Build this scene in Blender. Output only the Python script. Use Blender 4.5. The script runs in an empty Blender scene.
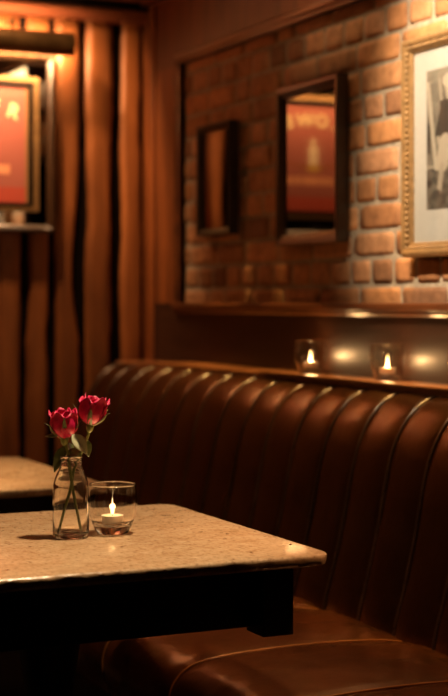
import bpy, bmesh, math, random
from mathutils import Vector, Matrix, noise

C = bpy.context.scene.collection
S = bpy.context.scene
R = math.radians
random.seed(7)

# ------------------------------------------------------------------ camera, world, light, exposure
cam_d = bpy.data.cameras.new('camera')
cam = bpy.data.objects.new('camera', cam_d); C.objects.link(cam)
cam.location = (0, 0, 1.2)
cam.rotation_euler = (R(90), 0, R(-25))
cam_d.sensor_fit = 'VERTICAL'; cam_d.sensor_height = 36; cam_d.sensor_width = 24
cam_d.lens = 1510 / 696 * 36
cam_d.shift_y = -46 / 696
cam_d.clip_start = 0.05
cam_d.dof.use_dof = True; cam_d.dof.focus_distance = 2.86; cam_d.dof.aperture_fstop = 3.0
S.camera = cam

w = bpy.data.worlds.new('world'); S.world = w; w.use_nodes = True
w.node_tree.nodes['Background'].inputs[0].default_value = (1.0, 0.55, 0.25, 1)
w.node_tree.nodes['Background'].inputs[1].default_value = 0.002

def spot(name, loc, target, power, color, angle, blend=0.6, radius=0.04):
    l = bpy.data.lights.new(name, 'SPOT'); l.energy = power; l.color = color
    l.spot_size = R(angle); l.spot_blend = blend; l.shadow_soft_size = radius
    o = bpy.data.objects.new(name, l); C.objects.link(o); o.location = loc
    o.rotation_euler = (Vector(target) - Vector(loc)).to_track_quat('-Z', 'Y').to_euler()
    return o

WARM = (1.0, 0.63, 0.31)
spot('table_downlight', (1.25, 2.60, 2.50), (0.90, 2.82, 0.75), 165, (1.0, 0.75, 0.46), 43, 0.55)
spot('far_table_downlight', (1.0, 3.6, 2.50), (0.90, 3.90, 0.75), 205, (1.0, 0.68, 0.36), 38, 0.8)
spot('picture_wall_washer', (1.25, 3.05, 2.50), (2.16, 3.12, 1.68), 290, (1.0, 0.77, 0.51), 56, 0.9)
spot('board_wall_washer', (1.42, 4.88, 2.52), (1.46, 5.27, 2.03), 62, (1.0, 0.56, 0.27), 112, 0.8)
for k, yy in enumerate((2.95, 3.50, 4.05, 4.60)):
    spot('added_roll_fill', (1.96, yy, 2.50), (1.95, yy, 0.95), 200, (1.0, 0.57, 0.17), 27, 0.8)  # added unseen spots that brighten the top roll of the backrest
spot('seat_downlight', (1.90, 1.9, 2.50), (1.54, 2.68, 0.45), 85, (1.0, 0.50, 0.22), 30, 0.6)

S.view_settings.view_transform = 'Standard'; S.view_settings.look = 'None'
S.view_settings.gamma = 1.0; S.view_settings.use_curve_mapping = False
S.view_settings.exposure = 0.0
S.cycles.use_denoising = True
S.cycles.max_bounces = 10; S.cycles.transparent_max_bounces = 24
S.cycles.transmission_bounces = 10; S.cycles.glossy_bounces = 6
S.cycles.sample_clamp_indirect = 3.0

# ------------------------------------------------------------------ helpers
def new_obj(name, bm, mats, parent=None, smooth=False, angle=None):
    me = bpy.data.meshes.new(name)
    bmesh.ops.recalc_face_normals(bm, faces=bm.faces[:])
    bm.to_mesh(me); bm.free()
    for m in (mats if isinstance(mats, (list, tuple)) else [mats]): me.materials.append(m)
    if smooth:
        for p in me.polygons: p.use_smooth = True
        if angle is not None:
            try: me.set_sharp_from_angle(angle=R(angle))
            except Exception: pass
    o = bpy.data.objects.new(name, me); C.objects.link(o)
    if parent: o.parent = parent
    return o

def thing(name, label, cat, loc=(0, 0, 0), rz=0.0, group=None):
    o = bpy.data.objects.new(name, None); C.objects.link(o); o.empty_display_size = 0.05
    o.location = loc; o.rotation_euler = (0, 0, rz)
    o['label'] = label; o['category'] = cat
    if group: o['group'] = group
    return o

def copy_thing(root, loc, label, rz=0.0):
    r = root.copy(); C.objects.link(r); r.location = loc; r['label'] = label; r.rotation_euler = (0, 0, rz)
    def rec(src, dst):
        for ch in list(src.children):
            c = ch.copy(); C.objects.link(c); c.parent = dst; rec(ch, c)
    kids = list(root.children)
    for ch in kids:
        c = ch.copy(); C.objects.link(c); c.parent = r; rec(ch, c)
    return r

def struct(name, bm, mats, **k):
    o = new_obj(name, bm, mats, **k); o['kind'] = 'structure'; return o

def box(bm, a, b, bev=0.0, seg=2, mi=0):
    t = bmesh.new()
    bmesh.ops.create_cube(t, size=1)
    for v in t.verts:
        v.co = Vector([a[i] + (v.co[i] + 0.5) * (b[i] - a[i]) for i in range(3)])
    if bev:
        bmesh.ops.bevel(t, geom=t.edges[:], offset=bev, segments=seg, affect='EDGES', profile=0.6)
    merge(bm, t, mi)

def merge(bm, t, mi=0, mat=None):
    mp = {}
    for v in t.verts:
        mp[v] = bm.verts.new(mat @ v.co if mat else v.co)
    for f in t.faces:
        try:
            g = bm.faces.new([mp[v] for v in f.verts]); g.material_index = mi; g.smooth = f.smooth
        except ValueError: pass
    t.free()

def lathe(bm, prof, n=48, center=(0, 0), close=False, mi=0):
    rings = []
    for r, z in prof:
        if r < 1e-6: rings.append([bm.verts.new((center[0], center[1], z))])
        else: rings.append([bm.verts.new((center[0] + r * math.cos(2 * math.pi * i / n), center[1] + r * math.sin(2 * math.pi * i / n), z)) for i in range(n)])
    m = len(rings)
    for k in range(m if close else m - 1):
        A, B = rings[k], rings[(k + 1) % m]
        for i in range(n):
            j = (i + 1) % n
            if len(A) == 1 and len(B) == 1: continue
            if len(A) == 1: f = bm.faces.new((A[0], B[j], B[i]))
            elif len(B) == 1: f = bm.faces.new((A[i], A[j], B[0]))
            else: f = bm.faces.new((A[i], A[j], B[j], B[i]))
            f.material_index = mi

def crom(pts, sub=6):
    P = [Vector(p) for p in pts]; P = [2 * P[0] - P[1]] + P + [2 * P[-1] - P[-2]]
    out = []
    for i in range(1, len(P) - 2):
        for k in range(sub):
            t = k / sub; a, b, c, d = P[i - 1:i + 3]
            out.append(0.5 * ((2 * b) + (c - a) * t + (2 * a - 5 * b + 4 * c - d) * t * t + (3 * b - a - 3 * c + d) * t ** 3))
    out.append(P[-2]); return out

def tube(bm, pts, rad, n=12, caps=True, mi=0):
    pts = [Vector(p) for p in pts]; rings = []
    up = Vector((0.13, 0.21, 1)).normalized()
    for i, p in enumerate(pts):
        d = (pts[min(i + 1, len(pts) - 1)] - pts[max(i - 1, 0)]).normalized()
        a = d.cross(up)
        if a.length < 1e-3: a = d.cross(Vector((1, 0, 0)))
        a.normalize(); b = d.cross(a)
        r = rad[i] if isinstance(rad, (list, tuple)) else rad
        rings.append([bm.verts.new(p + r * (math.cos(2 * math.pi * k / n) * a + math.sin(2 * math.pi * k / n) * b)) for k in range(n)])
    for A, B in zip(rings, rings[1:]):
        for k in range(n):
            f = bm.faces.new((A[k], A[(k + 1) % n], B[(k + 1) % n], B[k])); f.material_index = mi
    if caps:
        bm.faces.new(rings[0]).material_index = mi; bm.faces.new(rings[-1][::-1]).material_index = mi

def mitred_frame(bm, u0, u1, v0, v1, prof, mp, mi=0):
    """prof: list of (inset from the outer edge, height); mp(u, v, h) -> point"""
    rings = []
    for ins, h in prof:
        rings.append([bm.verts.new(mp(u, v, h)) for u, v in ((u0 + ins, v0 + ins), (u1 - ins, v0 + ins), (u1 - ins, v1 - ins), (u0 + ins, v1 - ins))])
    for k in range(len(rings)):
        A, B = rings[k], rings[(k + 1) % len(rings)]
        for i in range(4):
            bm.faces.new((A[i], A[(i + 1) % 4], B[(i + 1) % 4], B[i])).material_index = mi

# ------------------------------------------------------------------ materials
def nmat(name):
    m = bpy.data.materials.new(name); m.use_nodes = True
    nt = m.node_tree; b = nt.nodes['Principled BSDF']
    return m, nt, b

def N(nt, t, **k):
    n = nt.nodes.new(t)
    for a, v in k.items():
        if a in n.inputs.keys(): n.inputs[a].default_value = v
        else: setattr(n, a, v)
    return n

def ramp(nt, fac, stops):
    r = nt.nodes.new('ShaderNodeValToRGB'); nt.links.new(fac, r.inputs[0])
    e = r.color_ramp.elements
    while len(e) > 1: e.remove(e[-1])
    e[0].position, e[0].color = stops[0][0], (*stops[0][1], 1)
    for p, c in stops[1:]:
        x = e.new(p); x.color = (*c, 1)
    return r.outputs[0]

def coords(nt, scale=(1, 1, 1)):
    g = nt.nodes.new('ShaderNodeNewGeometry'); m = nt.nodes.new('ShaderNodeMapping')
    m.inputs['Scale'].default_value = scale
    nt.links.new(g.outputs['Position'], m.inputs['Vector']); return m.outputs[0]

def noisetex(nt, vec, scale, detail=4, rough=0.55, dist=0.0):
    n = nt.nodes.new('ShaderNodeTexNoise')
    n.inputs['Scale'].default_value = scale; n.inputs['Detail'].default_value = detail
    n.inputs['Roughness'].default_value = rough; n.inputs['Distortion'].default_value = dist
    nt.links.new(vec, n.inputs['Vector']); return n.outputs[0]

def bump(nt, b, h, strength=0.3, dist=0.002):
    n = nt.nodes.new('ShaderNodeBump'); n.inputs['Strength'].default_value = strength
    n.inputs['Distance'].default_value = dist
    nt.links.new(h, n.inputs['Height']); nt.links.new(n.outputs[0], b.inputs['Normal']); return n

def simple(name, col, rough=0.5, metal=0.0, noise_amt=0.25, ns=30, bmp=0.1, coat=0.0, spec=None):
    m, nt, b = nmat(name)
    v = coords(nt); f = noisetex(nt, v, ns)
    lo = tuple(c * (1 - noise_amt) for c in col); hi = tuple(min(1, c * (1 + noise_amt)) for c in col)
    nt.links.new(ramp(nt, f, [(0.3, lo), (0.7, hi)]), b.inputs['Base Color'])
    b.inputs['Roughness'].default_value = rough; b.inputs['Metallic'].default_value = metal
    if coat: b.inputs['Coat Weight'].default_value = coat; b.inputs['Coat Roughness'].default_value = 0.12
    if spec is not None: b.inputs['Specular IOR Level'].default_value = spec
    if bmp: bump(nt, b, f, bmp)
    return m

def wood(name, dark, light, axis='Z', rough=0.4, scale=18, coat=0.0, stretch=0.07, coatr=0.15, bs=0.25):
    m, nt, b = nmat(name)
    s = [1, 1, 1]; s['XYZ'.index(axis)] = stretch
    v = coords(nt, s); f = noisetex(nt, v, scale, 6, 0.6, 0.8)
    v2 = coords(nt); f2 = noisetex(nt, v2, 3.0, 3)
    c1 = ramp(nt, f, [(0.28, dark), (0.5, tuple((a + c) / 2 for a, c in zip(dark, light))), (0.72, light)])
    mx = nt.nodes.new('ShaderNodeMix'); mx.data_type = 'RGBA'; mx.blend_type = 'MULTIPLY'
    mx.inputs[0].default_value = 0.7
    nt.links.new(c1, mx.inputs[6]); nt.links.new(ramp(nt, f2, [(0.3, (0.55, 0.5, 0.45)), (0.7, (1.0, 1.0, 1.0))]), mx.inputs[7])
    nt.links.new(mx.outputs[2], b.inputs['Base Color'])
    b.inputs['Roughness'].default_value = rough
    if coat: b.inputs['Coat Weight'].default_value = coat; b.inputs['Coat Roughness'].default_value = coatr
    bump(nt, b, f, bs, 0.002)
    return m

M = {}
M['plaster_dark'] = simple('very_dark_plaster', (0.02, 0.012, 0.008), 0.85)  # plaster kept very dark to limit bounced light
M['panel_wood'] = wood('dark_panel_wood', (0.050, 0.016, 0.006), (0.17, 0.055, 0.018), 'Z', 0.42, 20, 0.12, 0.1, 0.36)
M['stile_wood'] = wood('lit_stile_wood', (0.085, 0.023, 0.006), (0.25, 0.073, 0.017), 'Z', 0.42, 20, 0.12, 0.1, 0.36)  # panel wood with the lamplight on the stile put into its colour
M['lower_panel'] = wood('shaded_panel_wood', (0.016, 0.005, 0.002), (0.055, 0.018, 0.006), 'Y', 0.42, 16, 0.18, 0.1, 0.32)  # same panel wood, shade below the brick put into its colour
M['rail_wood'] = wood('dark_rail_wood', (0.06, 0.02, 0.008), (0.20, 0.065, 0.022), 'Y', 0.3, 20, 0.3, 0.08, 0.3)
M['board_wood'] = wood('red_board_wood', (0.15, 0.045, 0.011), (0.50, 0.170, 0.045), 'Z', 0.5, 11, 0.0, 0.10, bs=0.5)
M['trim_wood'] = wood('red_trim_wood', (0.20, 0.05, 0.02), (0.42, 0.13, 0.05), 'X', 0.45, 12)
M['black_gap'] = simple('dark_backing', (0.006, 0.003, 0.002), 0.9, spec=0.1)
M['table_dark'] = wood('near_black_table_wood', (0.010, 0.005, 0.003), (0.028, 0.012, 0.007), 'Z', 0.45, 20)
M['floor_wood'] = wood('floor_wood', (0.02, 0.01, 0.006), (0.06, 0.03, 0.015), 'Y', 0.45, 12)
M['ceiling'] = simple('ceiling_plaster', (0.05, 0.03, 0.018), 0.8)
M['plaster'] = simple('dark_plaster', (0.05, 0.03, 0.02), 0.8)
M['ledge_wood'] = wood('ledge_wood', (0.16, 0.055, 0.018), (0.38, 0.15, 0.05), 'Y', 0.3, 22, 0.4, 0.06, 0.2)
M['black_frame'] = simple('black_frame_lacquer', (0.014, 0.008, 0.005), 0.35, spec=0.5)
M['brown_frame'] = wood('dark_frame_wood', (0.014, 0.007, 0.003), (0.045, 0.020, 0.008), 'Z', 0.3, 30, 0.3)
M['gilt'] = simple('gilt_frame', (0.27, 0.155, 0.062), 0.42, 0.3, 0.3, 60, 0.25)
M['brass_dark'] = simple('aged_brass', (0.10, 0.055, 0.02), 0.35, 0.8, 0.3, 20, 0.05)
M['mat_card'] = simple('cream_card', (0.40, 0.39, 0.375), 0.8, 0, 0.04, 80, 0.02)
M['wax'] = simple('wax', (0.85, 0.72, 0.52), 0.45, 0, 0.03, 30, 0.0)
M['wax'].node_tree.nodes['Principled BSDF'].inputs['Subsurface Weight'].default_value = 0.4
M['wax'].node_tree.nodes['Principled BSDF'].inputs['Subsurface Radius'].default_value = (0.01, 0.006, 0.003)
M['tin'] = simple('aluminium_cup', (0.75, 0.68, 0.60), 0.3, 0.9, 0.05, 60, 0.05)
M['wick'] = simple('burnt_wick', (0.01, 0.008, 0.006), 0.9)

def brick_material():
    m, nt, b = nmat('brick')
    at = nt.nodes.new('ShaderNodeAttribute'); at.attribute_name = 'tone'
    v = coords(nt); f = noisetex(nt, v, 26, 6, 0.65)
    mx = nt.nodes.new('ShaderNodeMix'); mx.data_type = 'RGBA'; mx.blend_type = 'MULTIPLY'; mx.inputs[0].default_value = 1
    nt.links.new(at.outputs['Color'], mx.inputs[6])
    nt.links.new(ramp(nt, f, [(0.25, (0.55, 0.5, 0.46)), (0.5, (0.95, 0.93, 0.9)), (0.75, (1.25, 1.25, 1.25))]), mx.inputs[7])
    nt.links.new(mx.outputs[2], b.inputs['Base Color'])
    b.inputs['Roughness'].default_value = 0.75
    bump(nt, b, f, 0.6, 0.006)
    return m
M['brick'] = brick_material()
M['mortar'] = simple('mortar', (0.37, 0.30, 0.22), 0.9, 0, 0.25, 40, 0.6)

def leather(name, dark, light, rough, tint=(1.0, 0.64, 0.24)):
    m, nt, b = nmat(name)
    v = coords(nt); f = noisetex(nt, v, 7, 5, 0.6, 0.4)
    nt.links.new(ramp(nt, f, [(0.3, dark), (0.7, light)]), b.inputs['Base Color'])
    vo = nt.nodes.new('ShaderNodeTexVoronoi'); vo.inputs['Scale'].default_value = 260; nt.links.new(v, vo.inputs['Vector'])
    f3 = noisetex(nt, v, 22, 6, 0.7)
    nt.links.new(ramp(nt, f3, [(0.3, (rough * 0.8,) * 3), (0.7, (rough * 1.25,) * 3)]), b.inputs['Roughness'])
    b.inputs['Specular Tint'].default_value = (*tint, 1); b.inputs['Specular IOR Level'].default_value = 1.0
    b.inputs['Coat Weight'].default_value = 0.9; b.inputs['Coat Roughness'].default_value = 0.25; b.inputs['Coat Tint'].default_value = (*tint, 1)
    n1 = bump(nt, b, vo.outputs['Distance'], 0.12, 0.0008)
    n2 = nt.nodes.new('ShaderNodeBump'); n2.inputs['Strength'].default_value = 0.35; n2.inputs['Distance'].default_value = 0.006
    nt.links.new(f3, n2.inputs['Height']); nt.links.new(n2.outputs[0], n1.inputs['Normal'])
    return m
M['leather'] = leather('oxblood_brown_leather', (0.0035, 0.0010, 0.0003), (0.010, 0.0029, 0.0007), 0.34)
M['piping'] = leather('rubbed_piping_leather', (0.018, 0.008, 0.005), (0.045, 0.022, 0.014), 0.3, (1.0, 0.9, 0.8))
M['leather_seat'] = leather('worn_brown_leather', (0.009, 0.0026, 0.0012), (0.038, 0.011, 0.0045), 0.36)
M['seam'] = leather('worn_seam_leather', (0.07, 0.03, 0.015), (0.24, 0.12, 0.065), 0.4)

def stone():
    m, nt, b = nmat('polished_tan_granite')
    v = coords(nt, (0.7, 0.8, 1.2)); f = noisetex(nt, v, 34, 8, 0.75, 0.8)
    v2 = coords(nt, (0.8, 0.5, 1.2)); f2 = noisetex(nt, v2, 150, 3, 0.7)
    vf = coords(nt, (0.6, 0.6, 1.3)); f3 = noisetex(nt, vf, 62, 4, 0.6)
    c = ramp(nt, f, [(0.30, (0.42, 0.22, 0.10)), (0.44, (0.60, 0.37, 0.20)), (0.58, (0.68, 0.45, 0.26)), (0.75, (0.76, 0.54, 0.34))])
    mx = nt.nodes.new('ShaderNodeMix'); mx.data_type = 'RGBA'; mx.blend_type = 'MULTIPLY'; mx.inputs[0].default_value = 0.9
    nt.links.new(c, mx.inputs[6]); nt.links.new(ramp(nt, f2, [(0.30, (0.5, 0.42, 0.36)), (0.46, (0.95, 0.93, 0.9)), (0.7, (1.1, 1.1, 1.1))]), mx.inputs[7])
    mx2 = nt.nodes.new('ShaderNodeMix'); mx2.data_type = 'RGBA'; mx2.blend_type = 'MULTIPLY'; mx2.inputs[0].default_value = 1
    nt.links.new(mx.outputs[2], mx2.inputs[6]); nt.links.new(ramp(nt, f3, [(0.27, (0.28, 0.17, 0.11)), (0.36, (1, 1, 1))]), mx2.inputs[7])
    nt.links.new(mx2.outputs[2], b.inputs['Base Color'])
    b.inputs['Roughness'].default_value = 0.22
    bump(nt, b, f2, 0.03, 0.0006)
    return m
M['stone'] = stone()

def thin_glass():
    m, nt, b = nmat('thin_clear_glass'); nt.nodes.remove(b)
    out = nt.nodes['Material Output']
    tr = nt.nodes.new('ShaderNodeBsdfTransparent'); tr.inputs[0].default_value = (0.965, 0.96, 0.94, 1)
    gl = nt.nodes.new('ShaderNodeBsdfGlossy'); gl.inputs['Roughness'].default_value = 0.03
    lw = nt.nodes.new('ShaderNodeLayerWeight'); lw.inputs['Blend'].default_value = 0.5
    pw = nt.nodes.new('ShaderNodeMath'); pw.operation = 'POWER'; pw.inputs[1].default_value = 2.4
    nt.links.new(lw.outputs['Facing'], pw.inputs[0])
    fr = nt.nodes.new('ShaderNodeMath'); fr.operation = 'MULTIPLY_ADD'; fr.inputs[1].default_value = 0.8; fr.inputs[2].default_value = 0.045
    nt.links.new(pw.outputs[0], fr.inputs[0])
    mx = nt.nodes.new('ShaderNodeMixShader')
    nt.links.new(fr.outputs[0], mx.inputs[0]); nt.links.new(tr.outputs[0], mx.inputs[1]); nt.links.new(gl.outputs[0], mx.inputs[2])
    nt.links.new(mx.outputs[0], out.inputs['Surface']); return m
M['glass'] = thin_glass()
m, nt, b = nmat('thick_clear_glass')
b.inputs['Base Color'].default_value = (0.9, 0.88, 0.84, 1); b.inputs['Transmission Weight'].default_value = 1
b.inputs['Roughness'].default_value = 0.02; b.inputs['IOR'].default_value = 1.5
M['thick_glass'] = m
m, nt, b = nmat('clear_blown_glass')
b.inputs['Base Color'].default_value = (0.98, 0.97, 0.95, 1); b.inputs['Transmission Weight'].default_value = 1
b.inputs['Roughness'].default_value = 0.0; b.inputs['IOR'].default_value = 1.48
M['real_glass'] = m

def mirror(name, tint, rough=0.03, base=(0.02, 0.01, 0.006), metal=1.0):
    m, nt, b = nmat(name)
    v = coords(nt); f = noisetex(nt, v, 6)
    nt.links.new(ramp(nt, f, [(0.3, tuple(t * 0.9 for t in tint)), (0.7, tint)]), b.inputs['Base Color'])
    b.inputs['Metallic'].default_value = metal; b.inputs['Roughness'].default_value = rough
    return m
M['mirror'] = mirror('old_mirror_glass', (0.62, 0.55, 0.46))
M['mirror_dark'] = mirror('dim_mirror_glass', (0.21, 0.19, 0.15), 0.05)

def emission(name, col, strength):
    m, nt, b = nmat(name); nt.nodes.remove(b)
    e = nt.nodes.new('ShaderNodeEmission'); e.inputs[0].default_value = (*col, 1); e.inputs[1].default_value = strength
    nt.links.new(e.outputs[0], nt.nodes['Material Output'].inputs['Surface']); return m
M['lamp_glow'] = emission('lamp_tube_glow', (1.0, 0.62, 0.28), 40)
M['tube_glow'] = emission('opal_tube_glow', (1.0, 0.66, 0.34), 6.0)
M['flame'] = emission('candle_flame', (1.0, 0.58, 0.22), 20)

def colour_attr(name, rough=0.6, coat=0.0, attr='paint'):
    m, nt, b = nmat(name)
    a = nt.nodes.new('ShaderNodeAttribute'); a.attribute_name = attr
    nt.links.new(a.outputs['Color'], b.inputs['Base Color'])
    b.inputs['Roughness'].default_value = rough
    if coat: b.inputs['Coat Weight'].default_value = coat; b.inputs['Coat Roughness'].default_value = 0.03
    return m
M['print'] = colour_attr('printed_paper', 0.7)
M['poster'] = colour_attr('poster_paper_under_glass', 0.6, 0.25)

def plant(name, dark, light, rough=0.5, scale=60, trans=0.0):
    m, nt, b = nmat(name)
    tc = nt.nodes.new('ShaderNodeTexCoord'); f = noisetex(nt, tc.outputs['Object'], scale, 4)
    nt.links.new(ramp(nt, f, [(0.3, dark), (0.7, light)]), b.inputs['Base Color'])
    b.inputs['Roughness'].default_value = rough
    b.inputs['Subsurface Weight'].default_value = trans; b.inputs['Subsurface Radius'].default_value = (0.006, 0.002, 0.002)
    return m
M['petal'] = plant('rose_petal', (0.56, 0.005, 0.06), (0.84, 0.018, 0.13), 0.45, 70, 0.15)
M['sepal'] = plant('rose_sepal', (0.08, 0.10, 0.02), (0.20, 0.20, 0.05), 0.5)
M['stem'] = plant('rose_stem', (0.13, 0.17, 0.03), (0.28, 0.30, 0.08), 0.45)
M['leaf'] = plant('rose_leaf', (0.06, 0.09, 0.02), (0.14, 0.17, 0.045), 0.4)
M['leaf_pale'] = plant('pale_leaf_underside', (0.42, 0.42, 0.24), (0.66, 0.62, 0.40), 0.5)

# ------------------------------------------------------------------ room shell
YB = 5.27          # board wall
XW = 2.16          # brick plane
XP = 2.14          # wood panel plane
ZC = 2.62
bm = bmesh.new(); box(bm, (-2.6, -1.3, -0.1), (2.4, 5.5, 0.0)); struct('floor', bm, M['floor_wood'])
bm = bmesh.new(); box(bm, (-2.6, -1.3, ZC), (2.4, 5.5, ZC + 0.1)); struct('ceiling', bm, M['ceiling'])
bm = bmesh.new(); box(bm, (-2.7, -1.3, 0.0), (-2.6, 5.5, ZC)); struct('wall_left', bm, M['plaster_dark'])
bm = bmesh.new(); box(bm, (-2.6, -1.4, 0.0), (2.4, -1.3, ZC)); struct('wall_front', bm, M['plaster_dark'])

# board wall: one surface of upright live-edged boards over a dark backing
bm = bmesh.new()
box(bm, (-2.6, YB + 0.03, 0.0), (2.4, YB + 0.13, ZC), mi=1)
gaps = [1.661 - 0.117 * k for k in range(36, 0, -1)] + [1.661, 1.771, 1.891, 2.017, 2.138, 2.28]
gaps = [g for g in gaps if g > -2.55]
for k in range(len(gaps) - 1):
    a, b_ = gaps[k], gaps[k + 1]
    nz, nx = 110, 9
    rows = []
    sd = k * 7.31
    for i in range(nz + 1):
        z = 2.25 * i / nz
        def edge(q):
            base = 0.0095 + 0.006 * noise.noise(Vector((q * 3.7, 0, z * 1.1)))
            e = base + 0.008 * max(0, noise.noise(Vector((q * 5.1, 3, z * 3.3)))) + 0.003 * noise.noise(Vector((q * 2.3, 9, z * 17)))
            kn = noise.noise(Vector((q * 9.7, 5, z * 2.1)))
            if kn > 0.22: e += (kn - 0.22) * 0.06
            e += 0.006 * max(0.0, 1 - z / 1.9)
            return max(0.002, e)
        xl = a + edge(sd); xr = b_ - edge(sd + 3.3)
        row = []
        for j in range(nx):
            t = j / (nx - 1)
            x = xl + (xr - xl) * t
            bul = 1 - abs(2 * t - 1) ** 7
            y = YB + 0.028 - 0.020 * bul ** 0.6 - 0.004 * noise.noise(Vector((x * 9 + sd, z * 1.6, 2)))
            if j in (0, nx - 1): y = YB + 0.031
            row.append(bm.verts.new((x, y, z)))
        rows.append(row)
    for A, B in zip(rows, rows[1:]):
        for j in range(nx - 1):
            f = bm.faces.new((A[j], A[j + 1], B[j + 1], B[j])); f.smooth = True
o = struct('wall_back', bm, [M['board_wood'], M['black_gap']])

bm = bmesh.new(); box(bm, (-2.6, YB - 0.030, 2.240), (XP, YB + 0.03, 2.286), 0.006); struct('trim_1', bm, M['trim_wood'])
bm = bmesh.new(); box(bm, (-2.6, YB - 0.045, 2.286), (XP, YB + 0.03, 2.315), 0.003); struct('trim_2', bm, M['black_gap'])
bm = bmesh.new(); box(bm, (-2.6, YB - 0.10, 2.315), (XP, YB + 0.03, 2.42), 0.01); struct('trim_3', bm, M['trim_wood'])

# right wall: real bricks laid on a mortar bed
bm = bmesh.new()
tone = bm.verts.layers.float_color.new('tone')
def setc(vs, c):
    for v in vs: v[tone] = (*c, 1)
n0 = set()
box(bm, (XW, -1.3, 0.0), (2.4, YB + 0.2, ZC), mi=1)
for v in bm.verts: v[tone] = (0.4, 0.3, 0.2, 1)
CH, BL = 0.0765, 0.232
z = 1.18 - 0.01; row = 0
palette = [(0.47, 0.215, 0.085), (0.43, 0.19, 0.075), (0.50, 0.24, 0.105), (0.36, 0.16, 0.065), (0.46, 0.23, 0.11), (0.28, 0.13, 0.06), (0.52, 0.26, 0.13)]
while z < 2.10:
    header = row % 3 == 1
    L = BL / 2 + 0.004 if header else BL
    y = 5.1 + (row * 0.613 % 1) * L
    while y > 1.2:
        LL = L * random.uniform(0.93, 1.05)
        if not header and random.random() < 0.18: LL = BL / 2
        m_ = 0.0065
        t = bmesh.new(); bmesh.ops.create_cube(t, size=1)
        bmesh.ops.subdivide_edges(t, edges=t.edges[:], cuts=4, use_grid_fill=True)
        hz = CH - 2 * m_ + random.uniform(-0.003, 0.003); dep = random.uniform(0.0025, 0.005)
        sd = random.uniform(0, 100)
        for v in t.verts:
            p = v.co.copy()
            # round the outline, then roughen it
            q = Vector((p.x * 0.02, p.y * (LL - 2 * m_), p.z * hz))
            ry, rz_ = abs(p.y) * 2, abs(p.z) * 2
            if p.x < -0.45:
                q.x += 0.0016 * (max(0, ry - 0.8) / 0.2 + max(0, rz_ - 0.7) / 0.3)
            q.y -= math.copysign(0.004 * max(0, rz_ - 0.7) / 0.3 * (ry > 0.9), p.y)
            nv = noise.noise_vector(Vector((q.y * 22 + sd, q.z * 22, q.x * 22)))
            q.y += nv.y * 0.0018; q.z += nv.z * 0.0018; q.x += nv.x * 0.002
            v.co = Vector((XW - dep + 0.01 + q.x, y - LL / 2 + q.y, z + CH / 2 + q.z))
        c = list(random.choice(palette)); g = random.uniform(0.8, 1.15); c = [a * g for a in c]
        mp = {}
        for v in t.verts:
            nv_ = bm.verts.new(v.co); nv_[tone] = (*c, 1); mp[v] = nv_
        for f in t.faces:
            g_ = bm.faces.new([mp[v] for v in f.verts]); g_.smooth = True
        t.free()
        y -= LL
    z += CH; row += 1
struct('wall_right', bm, [M['brick'], M['mortar']])

# wood panelling framing the brick: header, stile, lower panel, mouldings
ZB0, ZB1, YS = 1.195, 2.05, 4.955
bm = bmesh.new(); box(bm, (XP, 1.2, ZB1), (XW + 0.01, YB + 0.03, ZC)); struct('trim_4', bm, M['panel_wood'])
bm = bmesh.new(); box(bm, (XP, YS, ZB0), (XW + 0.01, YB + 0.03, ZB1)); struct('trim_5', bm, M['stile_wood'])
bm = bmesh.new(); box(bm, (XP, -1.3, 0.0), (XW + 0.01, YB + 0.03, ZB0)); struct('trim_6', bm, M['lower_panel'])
bm = bmesh.new()
mpw = lambda u, v, h: Vector((XP - h, u, v))
mitred_frame(bm, 1.2, YS + 0.035, ZB0 - 0.035, ZB1 + 0.035, [(0, 0), (0.0, 0.010), (0.008, 0.016), (0.018, 0.016), (0.024, 0.010), (0.035, 0.006), (0.035, -0.03)], mpw)
struct('trim_7', bm, M['rail_wood'])
bm = bmesh.new(); box(bm, (XP - 0.026, 1.2, ZB0 - 0.020), (XP + 0.005, YS + 0.03, ZB0 + 0.002), 0.006, 3); struct('trim_8', bm, M['rail_wood'])
# corner post and upper cornice of the brick wall
bm = bmesh.new(); box(bm, (XP - 0.012, YB - 0.085, 0.0), (XP + 0.005, YB + 0.02, ZC), 0.006); struct('trim_9', bm, M['stile_wood'])
bm = bmesh.new(); box(bm, (XP - 0.05, 1.2, 2.30), (XP + 0.005, YB, 2.42), 0.012); struct('trim_10', bm, M['rail_wood'])

# ledge behind the banquette
bm = bmesh.new(); box(bm, (2.0, 1.2, 0.972), (XP + 0.005, 4.87, 0.990), 0.004, 3); struct('trim_11', bm, M['ledge_wood'])
bm = bmesh.new(); box(bm, (1.985, 1.2, 0.990), (2.02, 4.02, 0.9965), 0.003, 2); struct('trim_12', bm, M['ledge_wood'])
bm = bmesh.new(); box(bm, (2.01, 4.87, 0.958), (XP + 0.005, YB + 0.0, 0.982), 0.004, 3); struct('trim_13', bm, M['ledge_wood'])

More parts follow.
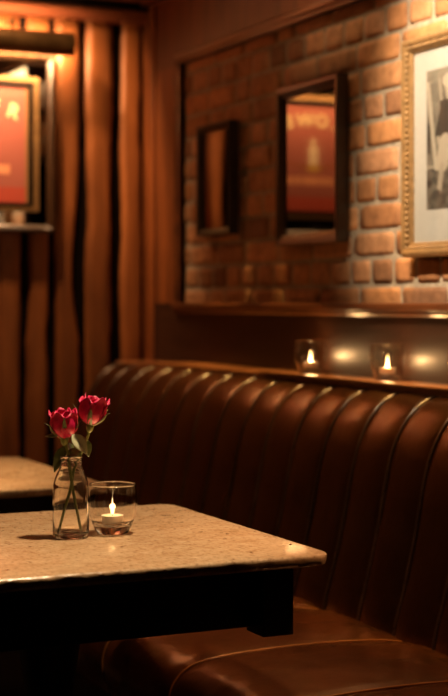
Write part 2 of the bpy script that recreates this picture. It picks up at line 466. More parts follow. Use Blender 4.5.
# ------------------------------------------------------------------ banquette
bq = thing('banquette', 'long brown leather banquette with fluted backrest built along the brick wall', 'bench', (1.55, 3.0, 0))
off = Vector((-1.55, -3.0, 0))
def shift(bm, d):
    for v in bm.verts: v.co += d
prof = crom([(2.075, 0, 0.962), (2.035, 0, 0.975), (1.998, 0, 0.969), (1.955, 0, 0.948), (1.915, 0, 0.905), (1.883, 0, 0.84), (1.862, 0, 0.76), (1.842, 0, 0.66), (1.815, 0, 0.55), (1.79, 0, 0.46), (1.785, 0, 0.38)], 6)
YA, YE = 1.5, 5.235
pitch, y0 = 0.163, 3.089
bm = bmesh.new(); rows = []
ns = int((YE - YA) / pitch * 14)
for i in range(ns + 1):
    y = YA + (YE - YA) * i / ns
    t = ((y - y0) / pitch) % 1.0
    kf = math.floor((y - y0) / pitch)
    puff = (1 - abs(2 * t - 1) ** 2.6)
    groove = math.exp(-((min(t, 1 - t) * pitch) / 0.0055) ** 2)
    row = []
    for j, p in enumerate(prof):
        a = prof[max(j - 1, 0)]; b_ = prof[min(j + 1, len(prof) - 1)]
        d = (b_ - a).normalized(); nrm = Vector((d.z, 0, -d.x))
        s = j / (len(prof) - 1)
        h = 0.006 * puff - 0.003 * groove + 0.0025 * noise.noise(Vector((y * 9, s * 6, kf * 2.1)))
        h *= min(1.0, 0.25 + s * 6)
        yy = y + 0.004 * noise.noise(Vector((kf * 3.3, s * 5, 1)))
        q = p + nrm * h
        row.append(bm.verts.new((q.x, yy, q.z)))
    rows.append(row)
for A, B in zip(rows, rows[1:]):
    for j in range(len(prof) - 1):
        bm.faces.new((A[j], A[j + 1], B[j + 1], B[j]))
# back and ends
for row in (rows[0], rows[-1]):
    y = row[0].co.y
    e1 = bm.verts.new((2.12, y, 0.96)); e2 = bm.verts.new((2.12, y, 0.38))
    try: bm.faces.new([e1] + row + [e2])
    except ValueError: pass
shift(bm, off)
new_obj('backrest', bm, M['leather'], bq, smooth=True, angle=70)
# piping between the flutes
k = math.ceil((YA - y0) / pitch)
while y0 + k * pitch < YE - 0.02:
    y = y0 + k * pitch
    pts = []
    for j, p in enumerate(prof[2:], 2):
        a = prof[max(j - 1, 0)]; b_ = prof[min(j + 1, len(prof) - 1)]
        d = (b_ - a).normalized(); nrm = Vector((d.z, 0, -d.x))
        s = j / (len(prof) - 1)
        pts.append(p + nrm * (0.0012) * min(1, s * 6) + Vector((0, y + 0.004 * noise.noise(Vector((k * 3.3, s * 5, 1))), 0)))
    bm = bmesh.new(); tube(bm, pts, 0.0038, 8); shift(bm, off)
    new_obj('piping', bm, M['piping'], bq, smooth=True)
    k += 1
# seat cushion
sp = [(1.86, 0.425), (1.80, 0.438), (1.70, 0.452), (1.55, 0.458), (1.40, 0.456), (1.30, 0.448), (1.255, 0.432), (1.228, 0.405), (1.218, 0.37), (1.222, 0.33), (1.235, 0.30), (1.26, 0.285), (1.30, 0.28)]
spc = crom([(x, 0, z) for x, z in sp], 5)
bm = bmesh.new(); rows = []
sp_pitch, sy0 = 0.39, 2.885
ns = int((YE - YA) / sp_pitch * 30)
for i in range(ns + 1):
    y = YA + (YE - YA) * i / ns
    t = ((y - sy0) / sp_pitch) % 1.0
    puff = (1 - abs(2 * t - 1) ** 4)
    groove = math.exp(-((min(t, 1 - t) * sp_pitch) / 0.006) ** 2)
    row = []
    for j, p in enumerate(spc):
        a = spc[max(j - 1, 0)]; b_ = spc[min(j + 1, len(spc) - 1)]
        d = (b_ - a).normalized(); nrm = Vector((d.z, 0, -d.x))
        h = 0.010 * puff - 0.008 * groove + 0.005 * noise.noise(Vector((y * 5, p.x * 6, p.z * 6))) + 0.0018 * noise.noise(Vector((y * 26, p.x * 18, p.z * 18)))
        q = p + nrm * h
        row.append(bm.verts.new((q.x, y, q.z)))
    rows.append(row)
for A, B in zip(rows, rows[1:]):
    for j in range(len(spc) - 1): bm.faces.new((A[j], A[j + 1], B[j + 1], B[j]))
for row in (rows[0], rows[-1]):
    y = row[0].co.y
    try: bm.faces.new([bm.verts.new((1.86, y, 0.28))] + row)
    except ValueError: pass
shift(bm, off)
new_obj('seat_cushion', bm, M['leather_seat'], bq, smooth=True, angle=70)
k = math.ceil((YA - sy0) / sp_pitch)
while sy0 + k * sp_pitch < YE:
    y = sy0 + k * sp_pitch
    bm = bmesh.new(); tube(bm, [Vector((p.x, y, p.z)) + Vector((0, 0, 0.0015)) for p in spc[3:-6]], 0.0026, 8); k += 1
    shift(bm, off); new_obj('seat_welt', bm, M['seam'], bq, smooth=True)
bm = bmesh.new(); box(bm, (1.29, YA, 0.0), (1.84, YE, 0.30), 0.004); shift(bm, off)
new_obj('plinth', bm, M['table_dark'], bq)

# ------------------------------------------------------------------ tables
def make_table(label, x0, x1, y0_, y1, seed):
    cx, cy = (x0 + x1) / 2, (y0_ + y1) / 2
    t = thing('pub_table', label, 'table', (cx, cy, 0), 0, None)
    hx, hy = (x1 - x0) / 2, (y1 - y0_) / 2
    # top: rounded corners and a hand chipped edge
    rc = 0.035; out = []
    def arc(ax, ay, a0):
        return [(ax + rc * math.cos(R(a0 + d)), ay + rc * math.sin(R(a0 + d))) for d in range(0, 91, 9)]
    corners = [(hx - rc, hy - rc, 0), (-hx + rc, hy - rc, 90), (-hx + rc, -hy + rc, 180), (hx - rc, -hy + rc, 270)]
    loop = []
    for ax, ay, a0 in corners: loop += arc(ax, ay, a0)
    dense = []
    for i in range(len(loop)):
        a, b_ = Vector(loop[i]), Vector(loop[(i + 1) % len(loop)])
        n_ = max(1, int((b_ - a).length / 0.006))
        for q in range(n_): dense.append(a + (b_ - a) * q / n_)
    bm = bmesh.new(); rings = []
    for ins, z_, amp in [(0.007, 0.7500, 0.0), (0.0035, 0.7492, 0.6), (0.0008, 0.7465, 1.0), (0.0, 0.742, 1.4), (0.001, 0.736, 1.6), (0.003, 0.7305, 1.4), (0.008, 0.728, 0.2)]:
        ring = []
        for p in dense:
            sc = 1 - ins / max(abs(p.x), abs(p.y), 0.05)
            nn = noise.noise(Vector((p.x * 45 + seed, p.y * 45, z_ * 60))) + 0.6 * noise.noise(Vector((p.x * 130 + seed, p.y * 130, z_ * 120)))
            d = p.normalized() * (-0.0016 * amp * (nn + 0.4))
            ring.append(bm.verts.new((p.x * sc + d.x, p.y * sc + d.y, z_)))
        rings.append(ring)
    for A, B in zip(rings, rings[1:]):
        for i in range(len(A)): bm.faces.new((A[i], B[i], B[(i + 1) % len(A)], A[(i + 1) % len(A)]))
    ft = bm.faces.new(rings[0]); fb = bm.faces.new(rings[-1][::-1])
    o = new_obj('tabletop', bm, M['stone'], t, smooth=True, angle=40)
    lx, ly = hx - 0.04, hy - 0.082
    za = 0.602
    bm = bmesh.new()
    th_ = 0.02; ax, ay = lx - 0.012, hy - 0.152
    for a, b_ in (((-ax, -ay - th_, za), (ax, -ay, 0.728)), ((-ax, ay, za), (ax, ay + th_, 0.728)), ((-ax, -ay, za), (-ax + th_, ay, 0.728)), ((ax - th_, -ay, za), (ax, ay, 0.728))):
        box(bm, a, b_, 0.001, 1)
    new_obj('apron', bm, M['table_dark'], t)
    for sx in (-1, 1):
        for sy in (-1, 1):
            bm = bmesh.new()
            xa, xb = sorted((sx * lx, sx * (lx - 0.062))); ya, yb = sorted((sy * ly, sy * (ly - 0.07)))
            box(bm, (xa, ya, 0.592), (xb, yb, 0.728), 0.002)
            new_obj('corner_post', bm, M['table_dark'], t)
    bm = bmesh.new()
    lathe(bm, [(0, 0.03), (0.06, 0.03), (0.055, 0.06), (0.04, 0.10), (0.035, 0.30), (0.045, 0.45), (0.06, 0.56), (0.10, 0.60), (0.10, 0.62), (0, 0.62)], 32)
    new_obj('pedestal', bm, M['table_dark'], t, smooth=True, angle=40)
    bm = bmesh.new(); box(bm, (-0.2, -0.2, 0), (0.2, 0.2, 0.035), 0.008); new_obj('foot_plate', bm, M['table_dark'], t)
    bm = bmesh.new(); box(bm, (-lx, -0.05, 0.60), (lx, 0.05, 0.62), 0.002); new_obj('cross_rail', bm, M['table_dark'], t)
    return t
make_table('nearest tan stone topped dark table carrying roses and candle', 0.50, 1.322, 2.366, 3.114, 3)
make_table('second tan stone topped table, bare, behind the one with roses', 0.52, 1.322, 3.503, 4.253, 31)

# ------------------------------------------------------------------ candle glasses and tealights
def profile_shell(outer, inner):
    return outer + inner[::-1]
def make_candle_glass(loc, label, group=None, gm='real_glass'):
    t = thing('candle_glass', label, 'glass', loc, 0, group)
    outer = crom([(0.0285, 0, 0.0), (0.0325, 0, 0.004), (0.0380, 0, 0.016), (0.0432, 0, 0.033), (0.0467, 0, 0.052), (0.0478, 0, 0.068), (0.0472, 0, 0.082), (0.0455, 0, 0.0955)], 5)
    o = [(p.x, p.z) for p in outer]
    inn = [(x - 0.0017, z_) for x, z_ in o if z_ > 0.024]
    bm = bmesh.new(); lathe(bm, [(0, 0.0022), (0.018, 0.0018), (0.0240, 0.0)] + o + [(0.0450, 0.0968), (0.0442, 0.0964)] + inn[::-1] + [(0.0360, 0.0205), (0.030, 0.0180), (0.015, 0.0172), (0, 0.0170)], 72)
    new_obj('bowl', bm, M[gm], t, smooth=True)
    if gm == 'glass':
        bm = bmesh.new(); lathe(bm, [(0, 0.0155), (0, 0.0018), (0.020, 0.0016), (0.0280, 0.0012), (0.0318, 0.005), (0.0365, 0.0152)], 48); new_obj('glass_foot', bm, M['thick_glass'], t, smooth=True, angle=50)
        bm = bmesh.new(); lathe(bm, [(0.0454 + 0.0013 * math.cos(a), 0.0968 + 0.0013 * math.sin(a)) for a in [k * math.pi / 4 for k in range(8)]], 64, close=True); new_obj('rim', bm, M['thick_glass'], t, smooth=True)
    return t
def make_tealight(loc, label, group=None, power=0.9):
    t = thing('tea_light', label, 'candle', loc, 0, group)
    bm = bmesh.new()
    lathe(bm, [(0, 0), (0.0195, 0), (0.0208, 0.002), (0.0212, 0.0165), (0.0216, 0.0172), (0.0207, 0.0172), (0.0203, 0.003), (0, 0.003)], 40)
    new_obj('cup', bm, M['tin'], t, smooth=True, angle=40)
    bm = bmesh.new(); lathe(bm, [(0, 0.0035), (0.0201, 0.0035), (0.0203, 0.0160), (0.0195, 0.0166), (0.010, 0.0158), (0, 0.0155)], 40)
    new_obj('wax', bm, M['wax'], t, smooth=True)
    bm = bmesh.new(); tube(bm, [(0, 0, 0.015), (0.0004, 0, 0.020), (0.0012, 0, 0.024)], 0.0007, 8)
    new_obj('wick', bm, M['wick'], t)
    bm = bmesh.new()
    lathe(bm, [(0, 0.0185), (0.0018, 0.0195), (0.0031, 0.0225), (0.0036, 0.0260), (0.0030, 0.030), (0.0020, 0.035), (0.0012, 0.041), (0.0006, 0.047), (0, 0.052)], 20)
    fo = new_obj('flame', bm, M['flame'], t, smooth=True)
    l = bpy.data.lights.new('flame_light', 'POINT'); l.energy = power; l.color = (1, 0.55, 0.22); l.shadow_soft_size = 0.006; l.specular_factor = 0.12
    lo = bpy.data.objects.new('flame_light', l); C.objects.link(lo); lo.parent = t; lo.location = (0, 0, 0.034)
    return t
gx, gy = 1.044, 2.752
make_candle_glass((gx, gy, 0.7503), 'round clear glass tumbler with lit tealight beside the rose bottle', gm='real_glass')
make_tealight((gx, gy, 0.7503 + 0.0184), 'lit tealight inside the tumbler on the nearest table', power=1.3)
GX, GZ = 2.085, 0.9903
gl0 = make_candle_glass((GX, 3.875, GZ), 'clear candle glass on the ledge, farthest of three toward the corner', 'candle glasses on the ledge', 'glass')
tl0 = make_tealight((GX, 3.875, GZ + 0.0184), 'lit tealight in the ledge glass farthest toward the corner', 'tealights on the ledge', 1.1)
copy_thing(gl0, (GX, 3.445, GZ), 'clear candle glass on the ledge, middle of the three', 1.0)
copy_thing(tl0, (GX, 3.445, GZ + 0.0184), 'lit tealight in the middle candle glass on the ledge', 1.0)
copy_thing(gl0, (GX, 3.075, GZ), 'clear candle glass on the ledge cut by the right edge of the photo', 2.0)
copy_thing(tl0, (GX, 3.075, GZ + 0.0184), 'lit tealight in the ledge glass at the right edge of the photo', 2.0)

# ------------------------------------------------------------------ milk bottle and roses
bx_, by_ = 0.9550, 2.741
bt = thing('milk_bottle', 'small clear glass milk bottle used as a vase on the nearest table', 'bottle', (bx_, by_, 0.7503))
outer = crom([(0.0300, 0, 0.0), (0.0338, 0, 0.005), (0.0348, 0, 0.014), (0.0348, 0, 0.05), (0.0345, 0, 0.092), (0.0325, 0, 0.107), (0.0272, 0, 0.121), (0.0224, 0, 0.131), (0.0203, 0, 0.138)], 4)
o = [(p.x, p.z) for p in outer]
o += [(0.0212, 0.1400), (0.0222, 0.1425), (0.0212, 0.145), (0.0203, 0.1465), (0.0207, 0.1485), (0.0226, 0.150), (0.0229, 0.1525), (0.0220, 0.1548), (0.0204, 0.1556), (0.0190, 0.1548)]
inner = [(0.0184, 0.150), (0.0182, 0.139), (0.0202, 0.131), (0.0250, 0.121), (0.0302, 0.107), (0.0323, 0.092), (0.0325, 0.05), (0.0322, 0.014), (0.0300, 0.0085), (0.020, 0.0070), (0, 0.0062)]
bm = bmesh.new(); lathe(bm, [(0, 0.0025), (0.020, 0.0018), (0.0260, 0.0)] + o + inner, 72); new_obj('bottle_body', bm, M['real_glass'], bt, smooth=True)

def petal_mesh(rad, height, width, flare, curl, base_r, twist, seed):
    """a cupped petal wrapped around the bud axis, free edge curling outward"""
    bm = bmesh.new(); nu, nv = 10, 10; g = []
    for i in range(nv + 1):
        v = i / nv; row = []
        # radius along height: quick swell, then flare at the lip
        r = base_r + (rad - base_r) * math.sin(min(1, v * 2.3) * math.pi / 2) ** 0.8 - 0.13 * rad * max(0, v - 0.5) + flare * max(0, v - 0.8) / 0.2
        wv = width * (math.sin(math.pi * min(1, 0.18 + 0.62 * v)) ** 0.8) 
        if v > 0.8: wv *= math.sqrt(max(0.0, 1 - ((v - 0.8) / 0.21) ** 2)) * 0.55 + 0.45
        for j in range(nu + 1):
            u = j / nu * 2 - 1
            a = u * wv + twist * v
            zz = height * v - 0.17 * height * (abs(u) ** 2.2) * v
            rr = r + curl * (abs(u) ** 3) * v + 0.0009 * noise.noise(Vector((u * 2, v * 3, seed)))
            if v > 0.85: zz -= curl * 0.8 * (v - 0.85) / 0.15 * (1 - abs(u) * 0.3)
            row.append(bm.verts.new((rr * math.cos(a), rr * math.sin(a), zz)))
        g.append(row)
    for A, B in zip(g, g[1:]):
        for j in range(nu): bm.faces.new((A[j], A[j + 1], B[j + 1], B[j]))
    return bm

def leaf_mesh(L, W, fold, droop, seed=0):
    bm = bmesh.new(); g = []
    for i in range(13):
        t = i / 12; row = []
        wv = W * math.sin(math.pi * t ** 0.8) ** 0.9 if 0 < t < 1 else 0.0004
        serr = 1 + 0.06 * (i % 2)
        for j in range(7):
            u = j / 3 - 1
            row.append(bm.verts.new((L * t, u * wv * serr, -droop * t * t + fold * abs(u) * wv + 0.0015 * noise.noise(Vector((t * 5, u * 2, seed))))))
        g.append(row)
    for A, B in zip(g, g[1:]):
        for j in range(6): bm.faces.new((A[j], A[j + 1], B[j + 1], B[j]))
    return bm

def add_solid(o, th):
    md = o.modifiers.new('thickness', 'SOLIDIFY'); md.thickness = th; md.offset = 0

def make_rose(label, head, tilt_axis, tilt, stem_pts, scale, seed, spin):
    """head: base of the bloom, relative to the bottle's foot"""
    random.seed(seed)
    t = thing('rose', label, 'flower', (bx_, by_, 0.7503), 0, None)
    H = Matrix.Translation(head) @ Matrix.Rotation(tilt, 4, tilt_axis) @ Matrix.Rotation(spin, 4, 'Z') @ Matrix.Scale(scale, 4)
    layers = [(1, 0.0045, 0.050, 2.2, 0.000, 0.000), (3, 0.0085, 0.054, 1.3, 0.001, 0.001), (3, 0.0135, 0.056, 1.25, 0.002, 0.0015),
              (4, 0.0185, 0.056, 1.0, 0.0015, 0.0028), (5, 0.0235, 0.055, 0.86, 0.0028, 0.0034)]
    for li, (n_, rad, h, wd, fl, cu) in enumerate(layers):
        for k in range(n_):
            bm = petal_mesh(rad, h * random.uniform(0.93, 1.04), wd, fl * random.uniform(0.6, 1.4), cu * random.uniform(0.7, 1.5), 0.0045, 0.35, seed + li * 9 + k)
            R_ = Matrix.Rotation(2 * math.pi * k / n_ + li * 0.8 + random.uniform(-0.12, 0.12), 4, 'Z')
            for v in bm.verts: v.co = H @ R_ @ v.co
            o = new_obj('petal', bm, M['petal'], t, smooth=True); add_solid(o, 0.0005)
    # hip
    bm = bmesh.new(); lathe(bm, [(0, -0.014), (0.0030, -0.013), (0.0060, -0.009), (0.0072, -0.003), (0.0068, 0.002), (0, 0.003)], 20)
    for v in bm.verts: v.co = H @ v.co
    new_obj('hip', bm, M['stem'], t, smooth=True)
    for k in range(5):
        bm = bmesh.new(); g = []
        L = random.uniform(0.030, 0.042)
        out = [0, 0.006, 0.013, 0.0185, 0.0225, 0.0245, 0.0265 + random.uniform(0, 0.012)]
        for i, r in enumerate(out):
            s = i / 6; wv = 0.0052 * (1 - s) ** 0.7 * (0.8 + 0.9 * s) + 0.0003
            zc = -0.001 + L * s ** 1.15
            g.append([bm.verts.new((r + 0.004, u * wv, zc)) for u in (-1, 0, 1)])
        for A, B in zip(g, g[1:]):
            for j in range(2): bm.faces.new((A[j], A[j + 1], B[j + 1], B[j]))
        R_ = Matrix.Rotation(2 * math.pi * k / 5 + 0.3 + random.uniform(-0.15, 0.15), 4, 'Z')
        for v in bm.verts: v.co = H @ R_ @ v.co
        o = new_obj('sepal', bm, M['sepal'], t, smooth=True); add_solid(o, 0.0006)
    bm = bmesh.new(); pts = crom(stem_pts, 6)
    tube(bm, pts, [0.0027 + 0.0008 * (i / len(pts)) for i in range(len(pts))], 10)
    new_obj('stem', bm, M['stem'], t, smooth=True)
    return t
# right/up vectors of the picture in world space (for laying out the stems only)
cr = Vector((math.cos(R(25)), -math.sin(R(25)), 0)); cf = Vector((math.sin(R(25)), math.cos(R(25)), 0))
PX = 2.885 / 1510
def P(px, py, dep=0.0):
    """offset from the bottle's foot (69.5, 538.5)"""
    return cr * ((px - 70.6) * PX) + Vector((0, 0, (538.5 - py) * PX)) + cf * dep
A_rose = make_rose('left red rose, lower of the two blooms in the milk bottle', P(64.2, 440), Vector(cf), R(-3), [P(80.5, 534, 0.008), P(76.5, 512, 0.004), P(72.5, 490, 0.0), P(69.5, 468, -0.004), P(67.5, 452, -0.004), P(65.5, 445, 0.0), P(64.4, 442)], 1.07, 5, 0.4)
B_rose = make_rose('right red rose, higher and farther tilted bloom in the milk bottle', P(90.0, 426.5), Vector(cf), R(11), [P(58.5, 535, -0.010), P(64, 512, -0.004), P(70, 490, 0.004), P(74, 470, 0.006), P(80, 455, 0.008), P(86, 441, 0.004), P(89.4, 430, 0.001)], 1.07, 12, 0.1)

def put_leaf(parent, base, direction, up, L, W, fold, droop, mat, seed):
    d = Vector(direction).normalized(); u = Vector(up); u = (u - u.dot(d) * d).normalized(); s = u.cross(d)
    MM = Matrix((( d.x, s.x, u.x, base.x), (d.y, s.y, u.y, base.y), (d.z, s.z, u.z, base.z), (0, 0, 0, 1)))
    bm = leaf_mesh(L, W, fold, droop, seed)
    for v in bm.verts: v.co = MM @ v.co
    o = new_obj('leaf', bm, mat, parent, smooth=True); add_solid(o, 0.0004); return o
Zv = Vector((0, 0, 1))
put_leaf(A_rose, P(66, 447), cr * -0.55 + Zv * -1.0 + cf * -0.1, -cf + cr * -0.5, 0.056, 0.0115, 0.35, 0.010, M['leaf'], 1)
put_leaf(A_rose, P(66, 449), cr * 0.6 + Zv * -0.15 + cf * 0.5, Zv - cf, 0.034, 0.013, 0.3, 0.012, M['leaf'], 2)
o = put_leaf(A_rose, P(73, 435, -0.018), cr * 0.70 + Zv * -0.80 + cf * -0.15, -cf * 1.2 + cr * 0.3 + Zv * 0.9, 0.046, 0.0135, 0.35, 0.006, M['leaf_pale'], 3)
o['label'] = 'pale green leaf turned over'
put_leaf(B_rose, P(85, 441, 0.004), cr * 0.25 + Zv * -1.0, -cf + cr * 0.6, 0.034, 0.009, 0.3, 0.006, M['leaf'], 4)
put_leaf(B_rose, P(80, 452, 0.006), cr * -0.6 + Zv * -0.25 + cf * -0.5, Zv - cf, 0.034, 0.012, 0.3, 0.006, M['leaf'], 5)
o = put_leaf(A_rose, P(58, 437, -0.010), cr * -1.0 + Zv * 0.12, -cf + Zv, 0.024, 0.0045, 0.3, 0.004, M['leaf_pale'], 6)
o['label'] = 'small pale leaf tip'

# ------------------------------------------------------------------ pictures on the brick wall
def wall_map(x0, yc):
    return lambda u, v, h: Vector((x0 - h, u, v))
def small_picture(name, label, cat, y0_, y1, z0, z1, fw, depth, frame_mat, glass_mat, tilt=0.0):
    cy, cz = (y0_ + y1) / 2, z0
    t = thing(name, label, cat, (XW - 0.012, cy, cz), 0)
    t.rotation_euler = (0, tilt, 0)
    hw, hh = (y1 - y0_) / 2, z1 - z0
    mp = lambda u, v, h: Vector((-h, u, v))
    bm = bmesh.new()
    mitred_frame(bm, -hw, hw, 0, hh, [(0, 0), (0, depth), (0.003, depth + 0.002), (fw * 0.45, depth), (fw * 0.6, depth - 0.004), (fw, depth - 0.010), (fw, 0)], mp)
    new_obj('frame', bm, frame_mat, t)
    bm = bmesh.new(); q = [mp(*p) for p in ((-hw + fw, fw, depth - 0.016), (hw - fw, fw, depth - 0.016), (hw - fw, hh - fw, depth - 0.016), (-hw + fw, hh - fw, depth - 0.016))]
    bm.faces.new([bm.verts.new(p) for p in q]); new_obj('glass', bm, glass_mat, t)
    bm = bmesh.new(); box(bm, (-(depth - 0.018), -hw + fw * 0.5, fw * 0.5), (0, hw - fw * 0.5, hh - fw * 0.5)); new_obj('backing_board', bm, M['black_frame'], t)
    return t, mp, hw, hh
t, mp, hw, hh = small_picture('wall_mirror', 'tall dark framed glass reflecting the red poster, middle of the brick wall', 'picture', 3.765, 4.152, 1.372, 1.855, 0.034, 0.036, M['brown_frame'], M['mirror_dark'])
t2, _, _, _ = small_picture('wall_mirror', 'small dark framed glass nearest the corner on the brick wall', 'picture', 4.492, 4.759, 1.425, 1.802, 0.024, 0.034, M['black_frame'], M['mirror'])

# large gilt picture
GY0, GY1, GZ0, GZ1 = 2.905, 3.435, 1.318, 1.892
t = thing('gilt_picture', 'large gilt framed black and white photograph with wide cream mat', 'picture', (XW - 0.012, (GY0 + GY1) / 2, GZ0))
hw, hh = (GY1 - GY0) / 2, GZ1 - GZ0
mp = lambda u, v, h: Vector((-h, u, v))
bm = bmesh.new()
mitred_frame(bm, -hw, hw, 0, hh, [(0, 0), (0, 0.022), (0.003, 0.030), (0.010, 0.033), (0.017, 0.031), (0.021, 0.024), (0.030, 0.023), (0.0305, 0.018), (0.033, 0.019), (0.036, 0.017), (0.038, 0.012), (0.038, 0)], mp)
new_obj('frame', bm, M['gilt'], t)
bm = bmesh.new()   # beading round the outer rail
def bead_at(u, v):
    s_ = bmesh.new(); bmesh.ops.create_icosphere(s_, subdivisions=1, radius=0.0064)
    for f in s_.faces: f.smooth = True
    merge(bm, s_, 0, Matrix.Translation(mp(u, v, 0.0235)))
nb = 34
for i in range(nb + 1):
    v = 0.0235 + (hh - 0.047) * i / nb
    bead_at(-hw + 0.0235, v); bead_at(hw - 0.0235, v)
nb = 32
for i in range(1, nb):
    u = -hw + 0.0235 + (2 * hw - 0.047) * i / nb
    bead_at(u, 0.0235); bead_at(u, hh - 0.0235)
new_obj('beading', bm, M['gilt'], t)
bm = bmesh.new(); box(bm, (-0.010, -hw + 0.036, 0.036), (0, hw - 0.036, hh - 0.036)); new_obj('mat_board', bm, M['mat_card'], t)

def painted(name, u0, u1, v0, v1, nu, nv, fn, mapper, mat, parent):
    bm = bmesh.new(); la = bm.loops.layers.float_color.new('paint'); g = []
    for i in range(nv + 1):
        g.append([bm.verts.new(mapper(u0 + (u1 - u0) * j / nu, v0 + (v1 - v0) * i / nv)) for j in range(nu + 1)])
    for i in range(nv):
        for j in range(nu):
            f = bm.faces.new((g[i][j], g[i][j + 1], g[i + 1][j + 1], g[i + 1][j]))
            c = fn((j + 0.5) / nu, (i + 0.5) / nv)
            for l in f.loops: l[la] = (*c, 1)
    return new_obj(name, bm, mat, parent)
def seg_d(px, py, ax, ay, bx, by):
    vx, vy = bx - ax, by - ay; tt = max(0, min(1, ((px - ax) * vx + (py - ay) * vy) / (vx * vx + vy * vy)))
    return math.hypot(px - ax - tt * vx, py - ay - tt * vy)
def sepia(g):
    g *= 0.5; return (g * 1.0, g * 0.88, g * 0.72)
def photo_fn(s, v):
    # s from the left edge of the photo to the right, v upward; x in units of the photo's height
    x, y = s * 0.92, v
    g = 0.26 + 0.10 * noise.noise(Vector((x * 7, y * 9, 1))) + 0.05 * noise.noise(Vector((x * 30, y * 30, 2)))
    if y > 0.9: g = 0.34 + 0.08 * noise.noise(Vector((x * 9, y * 20, 4)))
    if 0.40 < y < 0.62 and x < 0.05: g = 0.07
    if y < 0.29: g = 0.13 + 0.16 * noise.noise(Vector((x * 16, y * 18, 3)))
    if abs(y - 0.30 - 0.03 * x) < 0.012: g = 0.45
    if seg_d(x, y, 0.02, 0.90, 0.12, 0.30) < 0.022: g = 0.62     # leaning pale pole
    if seg_d(x, y, 0.17, 0.92, 0.20, 0.72) < 0.016: g = 0.50
    X0 = 0.30                                                     # standing figure
    if abs(x - X0) < 0.13 - 0.05 * abs(y - 0.62) and 0.50 < y < 0.77: g = 0.05
    if seg_d(x, y, X0 - 0.07, 0.74, X0 - 0.155, 0.52) < 0.04: g = 0.05
    if seg_d(x, y, X0 + 0.08, 0.74, X0 + 0.17, 0.56) < 0.04: g = 0.05
    if seg_d(x, y, X0 - 0.155, 0.50, X0 - 0.13, 0.47) < 0.022: g = 0.5
    if seg_d(x, y, X0 - 0.06, 0.46, X0 - 0.10, 0.33) < 0.075: g = 0.60
    if seg_d(x, y, X0 + 0.06, 0.46, X0 + 0.08, 0.33) < 0.07: g = 0.58
    if seg_d(x, y, X0 - 0.10, 0.30, X0 - 0.14, 0.13) < 0.030: g = 0.50
    if seg_d(x, y, X0 + 0.08, 0.30, X0 + 0.08, 0.13) < 0.030: g = 0.46
    if seg_d(x, y, X0 - 0.15, 0.11, X0 - 0.19, 0.10) < 0.028 or seg_d(x, y, X0 + 0.08, 0.11, X0 + 0.12, 0.10) < 0.028: g = 0.08
    if math.hypot((x - X0) / 0.062, (y - 0.845) / 0.08) < 1: g = 0.55
    if math.hypot((x - X0) / 0.095, (y - 0.905) / 0.055) < 1: g = 0.70
    g = max(0.03, g)
    return sepia(g)
painted('photograph', 0.166, -0.166, 0.121, 0.481, 110, 130, photo_fn, lambda u, v: mp(u, v, 0.0108), M['print'], t)
bm = bmesh.new(); bm.faces.new([bm.verts.new(mp(*p)) for p in ((-0.228, 0.037, 0.0118), (0.228, 0.037, 0.0118), (0.228, hh - 0.037, 0.0118), (-0.228, hh - 0.037, 0.0118))])
new_obj('glass', bm, M['glass'], t)

# ------------------------------------------------------------------ mirror with red poster on the board wall
PXC = 1.425
px0, px1, pz0, pz1 = PXC - 0.336, PXC + 0.336, 1.452, 2.095
t = thing('poster_mirror', 'dark framed mirror holding a red poster under the picture lamp', 'picture', (PXC, YB - 0.006, pz0))
hw, hh = (px1 - px0) / 2, pz1 - pz0
mp = lambda u, v, h: Vector((u, -h, v))
bm = bmesh.new()
mitred_frame(bm, -hw, hw, 0, hh, [(0, 0), (0, 0.040), (0.006, 0.046), (0.014, 0.044), (0.020, 0.036), (0.026, 0.030), (0.026, 0)], mp)
new_obj('frame', bm, M['brown_frame'], t)
bm = bmesh.new(); bm.faces.new([bm.verts.new(mp(*p)) for p in ((-hw + .024, .024, .022), (hw - .024, .024, .022), (hw - .024, hh - .024, .022), (-hw + .024, hh - .024, .022))])
new_obj('mirror_glass', bm, M['mirror'], t)
bm = bmesh.new(); box(bm, (-hw + 0.01, -0.020, 0.01), (hw - 0.01, 0, hh - 0.01)); new_obj('backing_board', bm, M['black_frame'], t)
iu, iv0, iv1 = 0.238, 1.556 - pz0, 1.980 - pz0
bm = bmesh.new(); mitred_frame(bm, -iu - 0.012, iu + 0.012, iv0 - 0.012, iv1 + 0.012, [(0, 0.022), (0, 0.029), (0.013, 0.030), (0.013, 0.022)], mp)
new_obj('black_line', bm, M['black_frame'], t)
bm = bmesh.new(); mitred_frame(bm, -iu - 0.040, iu + 0.040, iv0 - 0.030, iv1 + 0.032, [(0, 0.022), (0, 0.0275), (0.018, 0.0285), (0.0181, 0.022)], mp)
new_obj('gold_line', bm, M['gilt'], t)
def poster_fn(s, v):
    x, y = (s - 0.5) * 2, v
    c = (0.40, 0.115, 0.088)
    if abs(x) > 0.955: return (0.30, 0.16, 0.05)
    if y < 0.13: c = (0.50, 0.075, 0.045)
    if abs(x) < 0.09 - 0.04 * (y - 0.45) and 0.42 < y < 0.60: c = (0.85, 0.68, 0.48)
    if abs(x) < 0.05 and 0.60 <= y < 0.68: c = (0.80, 0.62, 0.42)
    if math.hypot(x / 0.13, (y - 0.40) / 0.035) < 1: c = (0.60, 0.36, 0.08)
    for sg in (-1, 1):
        if seg_d(x * sg, y, 0.12, 0.40, 0.50, 0.445) < 0.010 + 0.014 * max(0, 0.45 - x * sg): c = (0.34, 0.10, 0.03)
    if abs(y - 0.285) < 0.04 and abs(x) < 0.72 and noise.noise(Vector((x * 26, y * 5, 1))) > -0.25: c = (0.80, 0.34, 0.18)
    return c
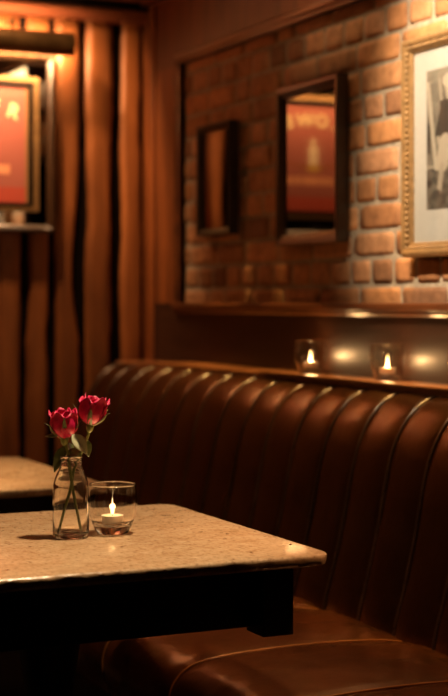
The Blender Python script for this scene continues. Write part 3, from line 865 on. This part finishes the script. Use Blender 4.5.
POSTER = painted('poster', -iu, iu, iv0, iv1, 90, 90, poster_fn, lambda u, v: mp(u, v, 0.0262), M['poster'], t)
M['cream_ink'] = simple('cream_ink', (0.92, 0.72, 0.40), 0.7, 0, 0.05)
def letter(ch, size):
    cu = bpy.data.curves.new('lt', 'FONT'); cu.body = ch; cu.size = size; cu.align_x = 'CENTER'; cu.extrude = 0.0006; cu.offset = size * 0.025
    ob = bpy.data.objects.new('lt', cu); C.objects.link(ob)
    dg = bpy.context.evaluated_depsgraph_get(); me = bpy.data.meshes.new_from_object(ob.evaluated_get(dg))
    bpy.data.objects.remove(ob); b2 = bmesh.new(); b2.from_mesh(me); bpy.data.meshes.remove(me); return b2
bm = bmesh.new()
word = 'FLOWER'; rad = 0.55; zc_ = iv0 + 0.335 - rad
for i, ch in enumerate(word):
    a = (i - 2.5) * R(7.4)
    lt = letter(ch, 0.072)
    MM = Matrix(((1, 0, 0, 0), (0, 0, -1, -0.0266), (0, 1, 0, zc_), (0, 0, 0, 1))) @ Matrix.Rotation(-a, 4, 'Z') @ Matrix.Translation((0, rad, 0))
    bm = bmesh.new(); merge(bm, lt, 0, MM); new_obj('letter', bm, M['cream_ink'], POSTER)

# picture lamp
t = thing('picture_lamp', 'long dark brass tubular picture lamp glowing above the red poster', 'lamp', (1.42, YB - 0.11, 2.125))
LH = 0.378
bm = bmesh.new(); n = 28; a0, a1 = R(-85), R(105)    # an open shade, slot facing down and back to the wall
rings = []
rot = R(0)
for ri, rr in enumerate((0.043, 0.0405)):
    for xx in (-LH, LH):
        rings.append([bm.verts.new((xx, -rr * math.cos(a0 + (a1 - a0) * k / n + rot - R(0)), rr * math.sin(a0 + (a1 - a0) * k / n + rot))) for k in range(n + 1)])
A, B, A2, B2 = rings
for k in range(n):
    bm.faces.new((A[k], A[k + 1], B[k + 1], B[k])); bm.faces.new((A2[k], A2[k + 1], B2[k + 1], B2[k]))
    bm.faces.new((A[k], A[k + 1], A2[k + 1], A2[k])); bm.faces.new((B[k], B[k + 1], B2[k + 1], B2[k]))
for k in (0, n): bm.faces.new((A[k], B[k], B2[k], A2[k]))
new_obj('shade', bm, M['brass_dark'], t, smooth=True, angle=40)
for sx in (-1, 1):
    bm = bmesh.new(); tube(bm, [(sx * LH, 0, 0), (sx * (LH + 0.004), 0, 0)], 0.043, 32); new_obj('end_cap', bm, M['brass_dark'], t)
bm = bmesh.new(); tube(bm, [(-LH + 0.02, 0, -0.006), (LH - 0.02, 0, -0.006)], 0.011, 16); new_obj('light_tube', bm, M['lamp_glow'], t, smooth=True)
la = bpy.data.lights.new('lamp_light', 'AREA'); la.shape = 'RECTANGLE'; la.size = 2 * LH - 0.06; la.size_y = 0.03
la.energy = 32; la.color = (1.0, 0.56, 0.26)
lo = bpy.data.objects.new('lamp_light', la); C.objects.link(lo); lo.parent = t; lo.location = (0, 0.040, -0.016)
lo.rotation_euler = (R(62), 0, 0)
for sx in (-1, 1):
    bm = bmesh.new()
    tube(bm, crom([(sx * 0.158, 0.0, 0.036), (sx * 0.158, 0.0, 0.060), (sx * 0.158, 0.03, 0.072), (sx * 0.158, 0.10, 0.072)], 5), 0.005, 10)
    ar = new_obj('arm', bm, M['brass_dark'], t, smooth=True)
    bm = bmesh.new(); lathe(bm, [(0, 0.052), (0.006, 0.054), (0.011, 0.062), (0.011, 0.070), (0.006, 0.078), (0, 0.080)], 20, (sx * 0.158, 0.0))
    new_obj('knob', bm, M['brass_dark'], ar, smooth=True)

# opal tube lamp fixed to the timber header above the pictures (out of the photo, seen in the mirrors)
t = thing('tube_lamp', 'opal tube lamp on the timber header between the two larger pictures', 'lamp', (2.04, 3.79, 2.212))
bm = bmesh.new(); tube(bm, [(0, -0.28, 0), (0, 0.28, 0)], 0.030, 24); new_obj('light_tube', bm, M['tube_glow'], t, smooth=True)
for sy in (-1, 1):
    bm = bmesh.new(); box(bm, (-0.015, sy * 0.285 - 0.012, -0.034), (XP - 2.04, sy * 0.285 + 0.012, 0.034), 0.003); new_obj('bracket', bm, M['brass_dark'], t)
